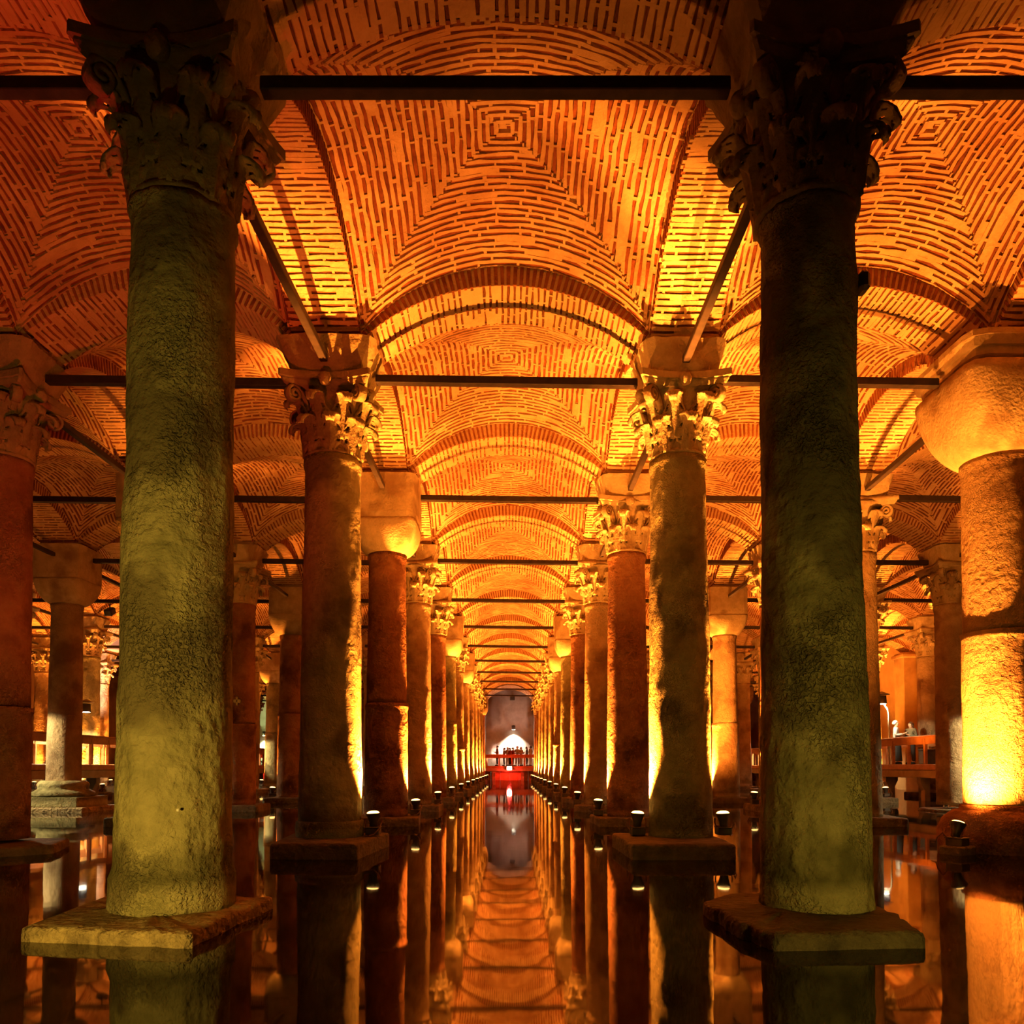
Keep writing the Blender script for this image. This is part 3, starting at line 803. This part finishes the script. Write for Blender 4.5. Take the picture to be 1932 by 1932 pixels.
for k in (2, 4, 6, 8, 10): flood_at(4, k, -1, FLOOD_W * .22)  # added with the next row, lighting the dim left vaults
for k in (5, 7, 9): flood_at(3, k, -1, FLOOD_W * .7)
for k in (5, 6, 7, 8): flood_at(9, k, 1, FLOOD_W * 2)  # added floods brightening the right wall
for k in (5, 6, 7): flood_at(2, k, 1, FLOOD_W * .6); flood_at(2, k, -1, FLOOD_W * .6)  # added with the next row, brightening the far left columns
for k in (6, 7, 8): flood_at(1, k, 1, FLOOD_W * .6)
for bb, kk in ((2, 5), (1, 7), (1, 6)):      # added floods brightening the far left columns, unseen behind the walkway
    floodlight(GRID[bb], row_y(kk) - .58, SLAB_T, pi / 2, 'added unseen floodlight before the %s column, %s' % (ORD[kk], ROWN[bb]), watts=FLOOD_W * .8, lean=.1, angle=110, beam=2.0)
floodlight(3.2, row_y(3), SLAB_T, pi * .25, 'added hidden floodlight right of the fourth column, right row of central aisle', watts=FLOOD_W * 4, lean=.5, angle=46, aim=(7.15, row_y(4) - .3, 3.2), beam=0)  # added flood, kept out of sight, brightening a column in the next row
# floods added for the vaults, out of sight behind the two nearest columns
floodlight(-2.50, 6.86, .10, pi / 2, 'added floodlight hidden behind the nearest left column', watts=FLOOD_W * .10, lean=.0, angle=110, beam=0)
floodlight(2.72, 6.66, .11, pi / 2, 'added floodlight hidden behind the nearest right column', watts=FLOOD_W * .10, lean=.0, angle=110, beam=0)
floodlight(-2.86, 6.64, .125, pi * .85, 'added red floodlight hidden behind the nearest left column', 'red_glow', REDLAMP, 700, lean=.5, angle=110, beam=0)
# the flood before the round torus base on the right, on a block in the water
fr = floodlight(6.02, 10.42, .10, pi * .16, 'glowing floodlight before the bulging round base at the right edge', watts=FLOOD_W * 2.3, lean=.38, angle=118, beam=0)
t = MB(); t.cbox((0, 0, -.36), (.36, .3, .72), .02); t.build('base_block', M['slab_dark'], fr)
floodlight(12.5, 20.9, .06, pi, 'floodlight beside the low round base at the right', watts=FLOOD_W * .2)
# dim yellowish fill lamps, added out of view beside the camera for the nearest columns
floodlight(-2.75, 1.72, SLAB_T, pi / 2, 'added yellowish fill lamp beside the camera at the left', color=(1.0, .62, .10), watts=600, lean=.9, angle=98, aim=(-2.75, 5.6, 1.35), group='added fill lamps beside the camera', beam=0)
floodlight(2.62, 1.73, SLAB_T, pi / 2, 'added yellowish fill lamp beside the camera at the right', color=(1.0, .66, .10), watts=190, lean=.9, angle=94, aim=(2.45, 5.6, 1.1), group='added fill lamps beside the camera', beam=0)

# ------------------------------------------------------------------ walkways
def walkway(name, label, x0, x1, y0, y1, along='y', sides=(-1, 1), skirt=False):
    root = thing(name, label, 'walkway', ((x0 + x1) / 2, (y0 + y1) / 2, 0), 0 if along == 'y' else -pi / 2)
    L = (y1 - y0) if along == 'y' else (x1 - x0); W = (x1 - x0) if along == 'y' else (y1 - y0)
    # local: y along, x across
    d = MB(); d.cbox((0, 0, WALK_Z - .04), (W, L, .08), .01); d.build('deck', M['wood'], root)
    for sx in (-1, 1):
        e = MB(); e.cbox((sx * (W / 2 + .02), 0, WALK_Z - .1), (.06, L, .18), .008); e.build('edge_board', M['wood'], root)
        e = MB(); e.cbox((sx * (W / 2 - .1), 0, WALK_Z - .33), (.22, L, .26), .01); e.build('beam', M['concrete'], root)
    pm = MB(); pm.cbox((0, 0, WALK_Z + .42), (.10, .10, .84), .008); P = pm.mesh('post', M['wood'])
    n = int(L / 1.1)
    for sx in sides:
        e = MB(); e.cbox((sx * (W / 2 + .0), 0, WALK_Z + .80), (.06, L, .25), .01); e.build('rail_board', M['wood'], root)
        e = MB(); e.cbox((sx * (W / 2 + .0), 0, WALK_Z + .945), (.16, L, .04), .008); e.build('handrail', M['wood'], root)
        for i in range(n + 1): obj('post', P, root, (sx * W / 2, -L / 2 + .05 + (L - .1) * i / n, 0))
    if skirt:
        n = int(L / .8)
        pn = MB(); pn.cbox((W / 2 - .5, 0, .55), (.04, L / n - .02, 1.1), .006); PN = pn.mesh('skirt_board', M['wood'])
        for i in range(n): obj('skirt_board', PN, root, (0, -L / 2 + (i + .5) * L / n, 0))
    S = {}
    for sx in (-1, 1):
        sm = MB(); prof = [(.16, -.7), (.16, .35), (.30, .62), (.30, .80), (-.02, .80), (-.02, -.7)]
        vs = [(sx * (W / 2 - .42 + a), yy, z) for yy in (-.13, .13) for a, z in prof]; q = len(prof)
        sm.add(vs, [tuple(range(q)), tuple(range(2 * q - 1, q - 1, -1))] + [(i, (i + 1) % q, q + (i + 1) % q, q + i) for i in range(q)])
        S[sx] = sm.mesh('support', M['concrete'])
    for i in range(int(L / 2.45) + 1):
        for sx in (-1, 1): obj('support', S[sx], root, (0, -L / 2 + .6 + 2.45 * i, 0))
    return root
walkway('walkway', 'wooden railed walkway on concrete supports along the right side', 14.0, 15.9, 14.0, 65.8)
walkway('walkway', 'wooden railed walkway on concrete supports along the left side', -15.9, -14.0, 14.0, 65.8)
walkway('walkway', 'red-lit railed walkway crossing before the far end wall', -24.0, 20.0, 66.2, 69.4, 'x', skirt=True)

# ------------------------------------------------------------------ lamps on the walkways
def lamp_post(x, y, z_lamp, dirx, label, watts=120, angle=164, color=LAMPWHITE, dx=.35):
    root = thing('walkway_lamp', label, 'lamp', (x, y, WALK_Z + .006), 0 if dirx > 0 else pi, 'walkway lamps')
    h = z_lamp - WALK_Z
    t = MB(); t.tube([(0, 0, 0), (0, 0, h - .40), (.04, 0, h - .2), (.16, 0, h - .02), (dx - .08, 0, h + .03)], .035, 10); t.build('post', M['grey_metal'], root, True)
    t = MB(); t.lathe([(.17, 0), (.175, .01), (.16, .08), (.15, .30), (.03, .31)], 20, (dx, 0, h)); hd = t.build('shade', M['lamp_body'], root, True)
    t = MB(); t.lathe([(.27, .34), (.26, .35), (.02, .46), (.004, .465)], 20, (dx, 0, h)); t.build('roof', M['lamp_body'], hd)
    t = MB(); t.lathe([(.004, -.02), (.10, -.015), (.155, .005)], 20, (dx, 0, h)); t.build('bulb', M['lamp_glow'], hd)
    px = x + (dx if dirx > 0 else -dx)
    spot('lamp_beam', (px, y, z_lamp - .06), (px, y, 0), color, watts, angle, .12, .08)
    return root
lamp_post(-15.35, 27.6, 3.1, 1, 'white hooded lamp on a bent post behind the left walkway rail', 2200)
lamp_post(-14.25, 18.8, 3.0, 1, 'hooded lamp on the near end of the left walkway', 1300)
lamp_post(-15.2, 38.5, 3.1, 1, 'hooded lamp farther along the left walkway', 1500)
lamp_post(14.13, 28.9, 3.5, -1, 'white lamp on a post at the rail before the two people on the right walkway', 330, dx=.24)
lamp_post(14.25, 18.4, 3.0, -1, 'hooded lamp at the near end of the right walkway', 1500)
lamp_post(14.9, 43.0, 3.1, -1, 'hooded lamp farther along the right walkway', 1300)
def wall_lamp(x, z, label, watts, color=(1.0, .82, .62)):
    root = thing('wall_lamp', label, 'lamp', (x, Y_WALL, z), 0)
    t = MB(); t.tube([(0, 0, 0), (0, -.4, .05)], .03, 8); t.build('arm', M['lamp_body'], root)
    t = MB(); t.lathe([(.17, -.05), (.17, .32), (.05, .36)], 16, (0, -.5, 0)); t.build('shade', M['lamp_body'], root, True)
    t = MB(); t.lathe([(.004, -.06), (.16, -.055)], 16, (0, -.5, 0)); t.build('bulb', M['lamp_glow'], root)
    spot('lamp_beam', (x, Y_WALL - .5, z - .1), (x, Y_WALL - .35, 0), color, watts, 105, .5, .1)
wall_lamp(.35, 4.55, 'hooded lamp on the far end wall casting a white cone', 2800)
wall_lamp(-22.0, 4.0, 'hooded lamp on the pale far wall at the left', 2500, (.75, 1.0, .45))
b = MB(); b.cbox((-21.0, 40.3, 8.1), (2.3, 1.0, 1.9), .05); n_trim += 1; tag(b.build('trim_%d' % n_trim, M['plaster']), kind='structure')
spot('exit_fill', (-20.6, 38.0, 3.0), (-21, 40.3, 8), (1.0, .72, .55), 1800, 90, .8, .2)  # added pink fill without a lamp body, tinting the plaster block
b = MB(); b.cbox((.25, Y_WALL - .12, 7.35), (.42, .24, .36), .02); o = b.build('junction_box', M['lamp_body']); tag(o, 'small dark box high on the far end wall under the arch', 'box')
# red floods under the far walkway
def red_flood(x, label, watts):
    root = thing('red_floodlight', label, 'floodlight', (x, 65.97, 1.0), 0, 'red floodlights on the far walkway')
    t = MB(); t.cbox((0, .09, .05), (.5, .14, .36), .02); t.build('housing', M['lamp_body'], root)
    t = MB(); t.cbox((0, 0, .05), (.42, .05, .30), .01); t.build('lens', M['red_glow'], root)
    l = bpy.data.lights.new('red_beam', 'POINT'); l.color = REDLAMP; l.energy = watts; l.shadow_soft_size = .15
    o = bpy.data.objects.new('red_beam', l); COL.objects.link(o); o.location = (x, 65.93, .95)
red_flood(-.02, 'bright red floodlight at the middle of the far walkway', 520)
red_flood(-21.1, 'small red floodlight on the far walkway at the left', 300)

# ------------------------------------------------------------------ people
def skin_body(name, pts, edges, radii, m, parent, root_i=0, sub=1):
    me = bpy.data.meshes.new(name); me.from_pydata([tuple(p) for p in pts], edges, []); me.update(); me.materials.append(m)
    o = obj(name, me, parent)
    md = o.modifiers.new('skin', 'SKIN'); md.use_smooth_shade = True
    for i, r in enumerate(radii):
        sv = me.skin_vertices[0].data[i]; sv.radius = r if isinstance(r, tuple) else (r, r); sv.use_root = (i == root_i)
    sb = o.modifiers.new('smooth', 'SUBSURF'); sb.levels = sub; sb.render_levels = sub
    return o
def person(label, loc, rz, top, legs, hair, long_hair=False, skirt=False, hold=True, h=1.68, group=None, detail=True):
    root = thing('person', label, 'person', loc, rz, group); root.scale = (h / 1.7,) * 3
    # faces local -y
    el = .17
    arms = []
    for s in (-1, 1):
        if hold: arms.append([(s * .19, .0, 1.39), (s * .26, .02, 1.12), (s * .14, -.24, 1.16), (s * .10, -.31, 1.20)])
        else: arms.append([(s * .19, .0, 1.39), (s * .26, .03, 1.12), (s * .27, -.02, .88), (s * .265, -.04, .80)])
    pts = [(0, 0, .95), (0, .0, 1.12), (0, .01, 1.36), (0, .0, 1.47), (0, -.02, 1.54), (0, -.015, 1.62), (0, 0, 1.68)]
    rad = [(.15, .11), (.13, .10), (.15, .10), .055, .07, .085, .05]
    ed = [(i, i + 1) for i in range(6)]
    pts += [(0, -.105, 1.575)]; rad += [.014]; ed += [(4, len(pts) - 1)]
    for a in arms:
        b0 = len(pts); pts += a; rad += [.062, .045, .034, .026]; ed += [(2, b0), (b0, b0 + 1), (b0 + 1, b0 + 2), (b0 + 2, b0 + 3)]
        hp = Vector(a[3]); dv = (Vector(a[3]) - Vector(a[2])).normalized(); side = 1 if a[0][0] > 0 else -1
        c = len(pts); pts.append(tuple(hp + dv * .05)); rad.append((.032, .016)); ed.append((b0 + 3, c))
        for f in range(4):
            q = len(pts); o_ = Vector((side * (-.024 + .016 * f), 0, 0)); lf = (.045, .055, .05, .038)[f]
            pts += [tuple(hp + dv * .075 + o_), tuple(hp + dv * (.075 + lf) + o_ + Vector((-side * .008, 0, .012)))]; rad += [.0085, .007]; ed += [(c, q), (q, q + 1)]
        q = len(pts); pts += [tuple(hp + dv * .03 + Vector((-side * .035, 0, .015))), tuple(hp + dv * .07 + Vector((-side * .045, 0, .025)))]; rad += [.010, .008]; ed += [(b0 + 3, q), (q, q + 1)]
    for s in (-1, 1):
        b0 = len(pts); pts += [(s * .09, 0, .90), (s * .10, -.01, .50), (s * .105, .02, .09), (s * .11, -.12, .045)]
        rad += [.085, .058, .040, .036]; ed += [(0, b0), (b0, b0 + 1), (b0 + 1, b0 + 2), (b0 + 2, b0 + 3)]
    skin_body('body', pts, ed, rad, M['skin'], root)
    tp = [(0, 0, .92), (0, 0, 1.12), (0, .01, 1.36), (0, 0, 1.44)]; tr = [(.185, .14), (.16, .13), (.175, .125), .085]; te = [(0, 1), (1, 2), (2, 3)]
    for a in arms:
        b0 = len(tp); tp += a[:3]; tr += [.082, .064, .05]; te += [(2, b0), (b0, b0 + 1), (b0 + 1, b0 + 2)]
    skin_body('jacket', tp, te, tr, M[top], root)
    if skirt:
        t = MB(); t.rings([[(rx * cos(2 * pi * j / 20) * (1 + .05 * cos(6 * 2 * pi * j / 20) * (z < .6)), ry * sin(2 * pi * j / 20), z) for j in range(20)] for rx, ry, z in ((.17, .13, 1.0), (.20, .16, .85), (.22, .18, .5), (.25, .2, .14), (.24, .19, .12))])
        t.build('skirt', M[legs], root, True)
    else:
        lp = [(0, 0, .98), (0, 0, .92)]; lr = [(.165, .13), (.17, .13)]; le = [(0, 1)]
        for s in (-1, 1):
            b0 = len(lp); lp += [(s * .095, 0, .86), (s * .10, -.01, .50), (s * .105, .02, .10)]; lr += [.105, .08, .065]; le += [(1, b0), (b0, b0 + 1), (b0 + 1, b0 + 2)]
        skin_body('trousers', lp, le, lr, M[legs], root)
    for s in (-1, 1):
        t = MB(); t.rings([[(s * .108 + rx * cos(2 * pi * j / 12), -.05 + ry * sin(2 * pi * j / 12), z) for j in range(12)] for rx, ry, z in ((.046, .135, 0), (.05, .14, .03), (.045, .12, .07), (.04, .06, .10))])
        t.build('shoe', M['cloth_black'], root, True)
    t = MB(); rows = []
    for i in range(9):
        th = pi * .62 * i / 8 if not long_hair else pi * .62 * i / 8
        rows.append([(max(.004, .108 * sin(th)) * cos(2 * pi * j / 16), .02 + max(.004, .118 * sin(th)) * sin(2 * pi * j / 16) * (1 if sin(2 * pi * j / 16) > 0 else .80), 1.60 + .125 * cos(th) + (.05 if i > 5 and sin(2 * pi * j / 16) < -.2 else 0)) for j in range(16)])
    if long_hair: rows.append([(.10 * cos(2 * pi * j / 16), .06 + .07 * sin(2 * pi * j / 16), 1.34 if sin(2 * pi * j / 16) > -.3 else 1.52) for j in range(16)])
    t.rings(rows); t.build('hair', M[hair], root, True)
    for s in (-1, 1):
        t = MB(); t.lathe([(.002, -.01), (.010, 0), (.002, .01)], 8, (s * .032, -.088, 1.60)); t.build('eye', M['black_card'], root)
    t = MB(); t.cbox((0, -.092, 1.535), (.045, .012, .010), .004); t.build('mouth', M['cloth_red'], root)
    return root
def phone(loc, rz, label):
    b = MB(); b.cbox((0, 0, 0), (.16, .012, .08), .004); o = b.build('phone', M['black_card'], None, loc=loc); o.rotation_euler = (radians(-20), 0, rz); tag(o, label, 'phone'); return o
person('grey-haired person in pale jacket and long black skirt on the right walkway', (14.74, 29.6, WALK_Z + .008), radians(60), 'cloth_pale', 'cloth_black', 'hair_grey', skirt=True, h=1.66)
person('long-haired person in olive jacket and dark trousers on the right walkway', (15.45, 29.9, WALK_Z + .008), radians(-70), 'cloth_olive', 'cloth_black', 'hair_dark', long_hair=True, h=1.62)
phone((14.74 + .36, 29.6 - .22, WALK_Z + 1.19), radians(60), 'dark phone held by the grey-haired person on the right walkway')
FAR = [(938, 'cloth_brown', 'cloth_black', 'hair_dark', 1.72, 'person in a brown coat at the left of the group on the far walkway'),
       (951, 'cloth_brown', 'cloth_blue', 'hair_dark', 1.55, 'short person in brown beside the brown coat on the far walkway'),
       (958, 'cloth_tan', 'cloth_tan', 'hair_grey', 1.62, 'pale-dressed grey-haired person on the far walkway'),
       (962.5, 'cloth_red', 'cloth_black', 'hair_dark', 1.54, 'person in dark red at the middle of the far walkway'),
       (968, 'cloth_red', 'cloth_brown', 'hair_dark', 1.58, 'person in red with brown trousers on the far walkway'),
       (976, 'cloth_tan', 'cloth_brown', 'hair_dark', 1.70, 'tall person in a tan coat on the far walkway'),
       (983, 'cloth_tan', 'cloth_white', 'hair_dark', 1.60, 'person in tan with white trousers on the far walkway'),
       (994, 'cloth_blue', 'cloth_black', 'hair_dark', 1.62, 'person in dark blue at the right of the far walkway'),
       (1001, 'cloth_white', 'cloth_white', 'hair_dark', 1.70, 'white-dressed person at the right end of the far walkway')]
for i, (px, a, c, hr, h, lab) in enumerate(FAR):
    y = 67.0 + .35 * (i % 3)
    person(lab, (CAM.x + (px - 963) / 1470 * y, y, WALK_Z + .008), rnd.uniform(-2.6, 2.6), a, c, hr, hold=i % 2 == 0, h=h, group='visitors on the far walkway')

# ------------------------------------------------------------------ small things
r_ = thing('scale_card', 'white card with black squares standing on the slab at the left edge', 'sign', (-6.78, 10.15, .14), 0)
b = MB(); b.cbox((0, 0, .1), (.15, .01, .20), .002); b.build('card', M['white_card'], r_)
for (cx, cz, sx, sz) in ((.035, .155, .066, .062), (-.035, .09, .066, .062), (0, .028, .09, .008)):
    b = MB(); b.box((cx, -.007, cz), (sx, .004, sz)); b.build('printed_square', M['black_card'], r_)
b = MB(); b.cbox((-2.32, 5.615, .85), (.02, .012, .02), .003); tag(b.build('survey_marker', M['white_card']), 'tiny pale square marker stuck on the nearest left column', 'marker')
b = MB(); b.cbox((2.83, 5.97, 3.95 + 1.0), (.09, .14, .16), .03); b.tube([(2.76, 6.0, 4.95), (2.86, 5.97, 4.95)], .025); tag(b.build('wall_bracket', M['lamp_body']), 'small dark bracket high on the right side of the nearest right column', 'bracket')
b = MB(); b.cbox((0, 0, .25), (.55, .35, .5), .03); b.cbox((0, 0, .52), (.58, .38, .05), .01); o = b.build('bin', M['lamp_body'], None, loc=(15.2, 28.2, WALK_Z + .006)); tag(o, 'dark bin standing on the right walkway beside the two people', 'bin')
b = MB(); b.cbox((-2.045, 6.02, 1.67), (.06, .03, .03), .006); b.cbox((-2.045, 6.02, 1.67), (.02, .03, .07), .006); tag(b.build('clip', M['rust']), 'tiny star-shaped metal clip on the right edge of the nearest left column', 'clip')
r_ = thing('hanging_spotlight', 'small black spotlight hanging from a tie bar left of the nearest left column', 'lamp', (-13.2, row_y(4), 6.56))
b = MB(); b.tube([(0, 0, 0), (0, 0, -.14)], .02); b.build('stem', M['iron'], r_)
b = MB(); b.cbox((0, 0, -.26), (.26, .34, .22), .03, 0, Matrix.Rotation(.5, 3, 'X')); b.build('housing', M['lamp_body'], r_)
for x, wc, ww in ((-2.72, (1.0, .66, .5), 1300), (2.72, (1.0, .66, .5), 1300), (-22.7, (.72, 1.0, .42), 3500)):  # added, unseen wash lights brightening the end wall
    r_ = thing('fill_wash_light', 'added unseen wash light on the far walkway, %s, facing the end wall' % ('at its left end' if x < -9 else 'left of its middle' if x < 0 else 'right of its middle'), 'floodlight', (x, 69.0, WALK_Z + .006))
    b = MB(); b.cbox((0, 0, .02), (.2, .2, .04), .006); b.tube([(0, 0, .04), (0, 0, .14)], .02); b.build('foot', M['lamp_body'], r_)
    b = MB(); b.cbox((0, 0, .22), (.24, .12, .16), .015); b.build('housing', M['lamp_body'], r_)
    b = MB(); b.cbox((0, .062, .22), (.2, .01, .12), .003); b.build('lens', M['lamp_glow'], r_)
    spot('fill_wash_beam', (x, 69.1, WALK_Z + .3), (x * .2 if x > -9 else x, Y_WALL, 5.2), wc, ww, 120, 1.0, .1)
st = thing('staircase', 'small metal stair with handrail against the pale far wall at the left', 'staircase', (-23.0, 69.82, WALK_Z))
for i in range(9):
    b = MB(); b.cbox((-.9 + .24 * i, 0, 1.75 - .19 * i), (.28, .5, .04), .006); b.build('tread', M['iron'], st)
for yy in (-.25, .25):
    b = MB(); b.tube([(-1.05, yy, 1.8), (1.1, yy, .02)], .05, 6); b.build('stringer', M['iron'], st)
    b = MB(); b.tube([(-1.05, yy, 1.8), (-1.05, yy, 2.75), (1.1, yy, .97), (1.1, yy, .02)], .028, 6); b.build('handrail', M['iron'], st)
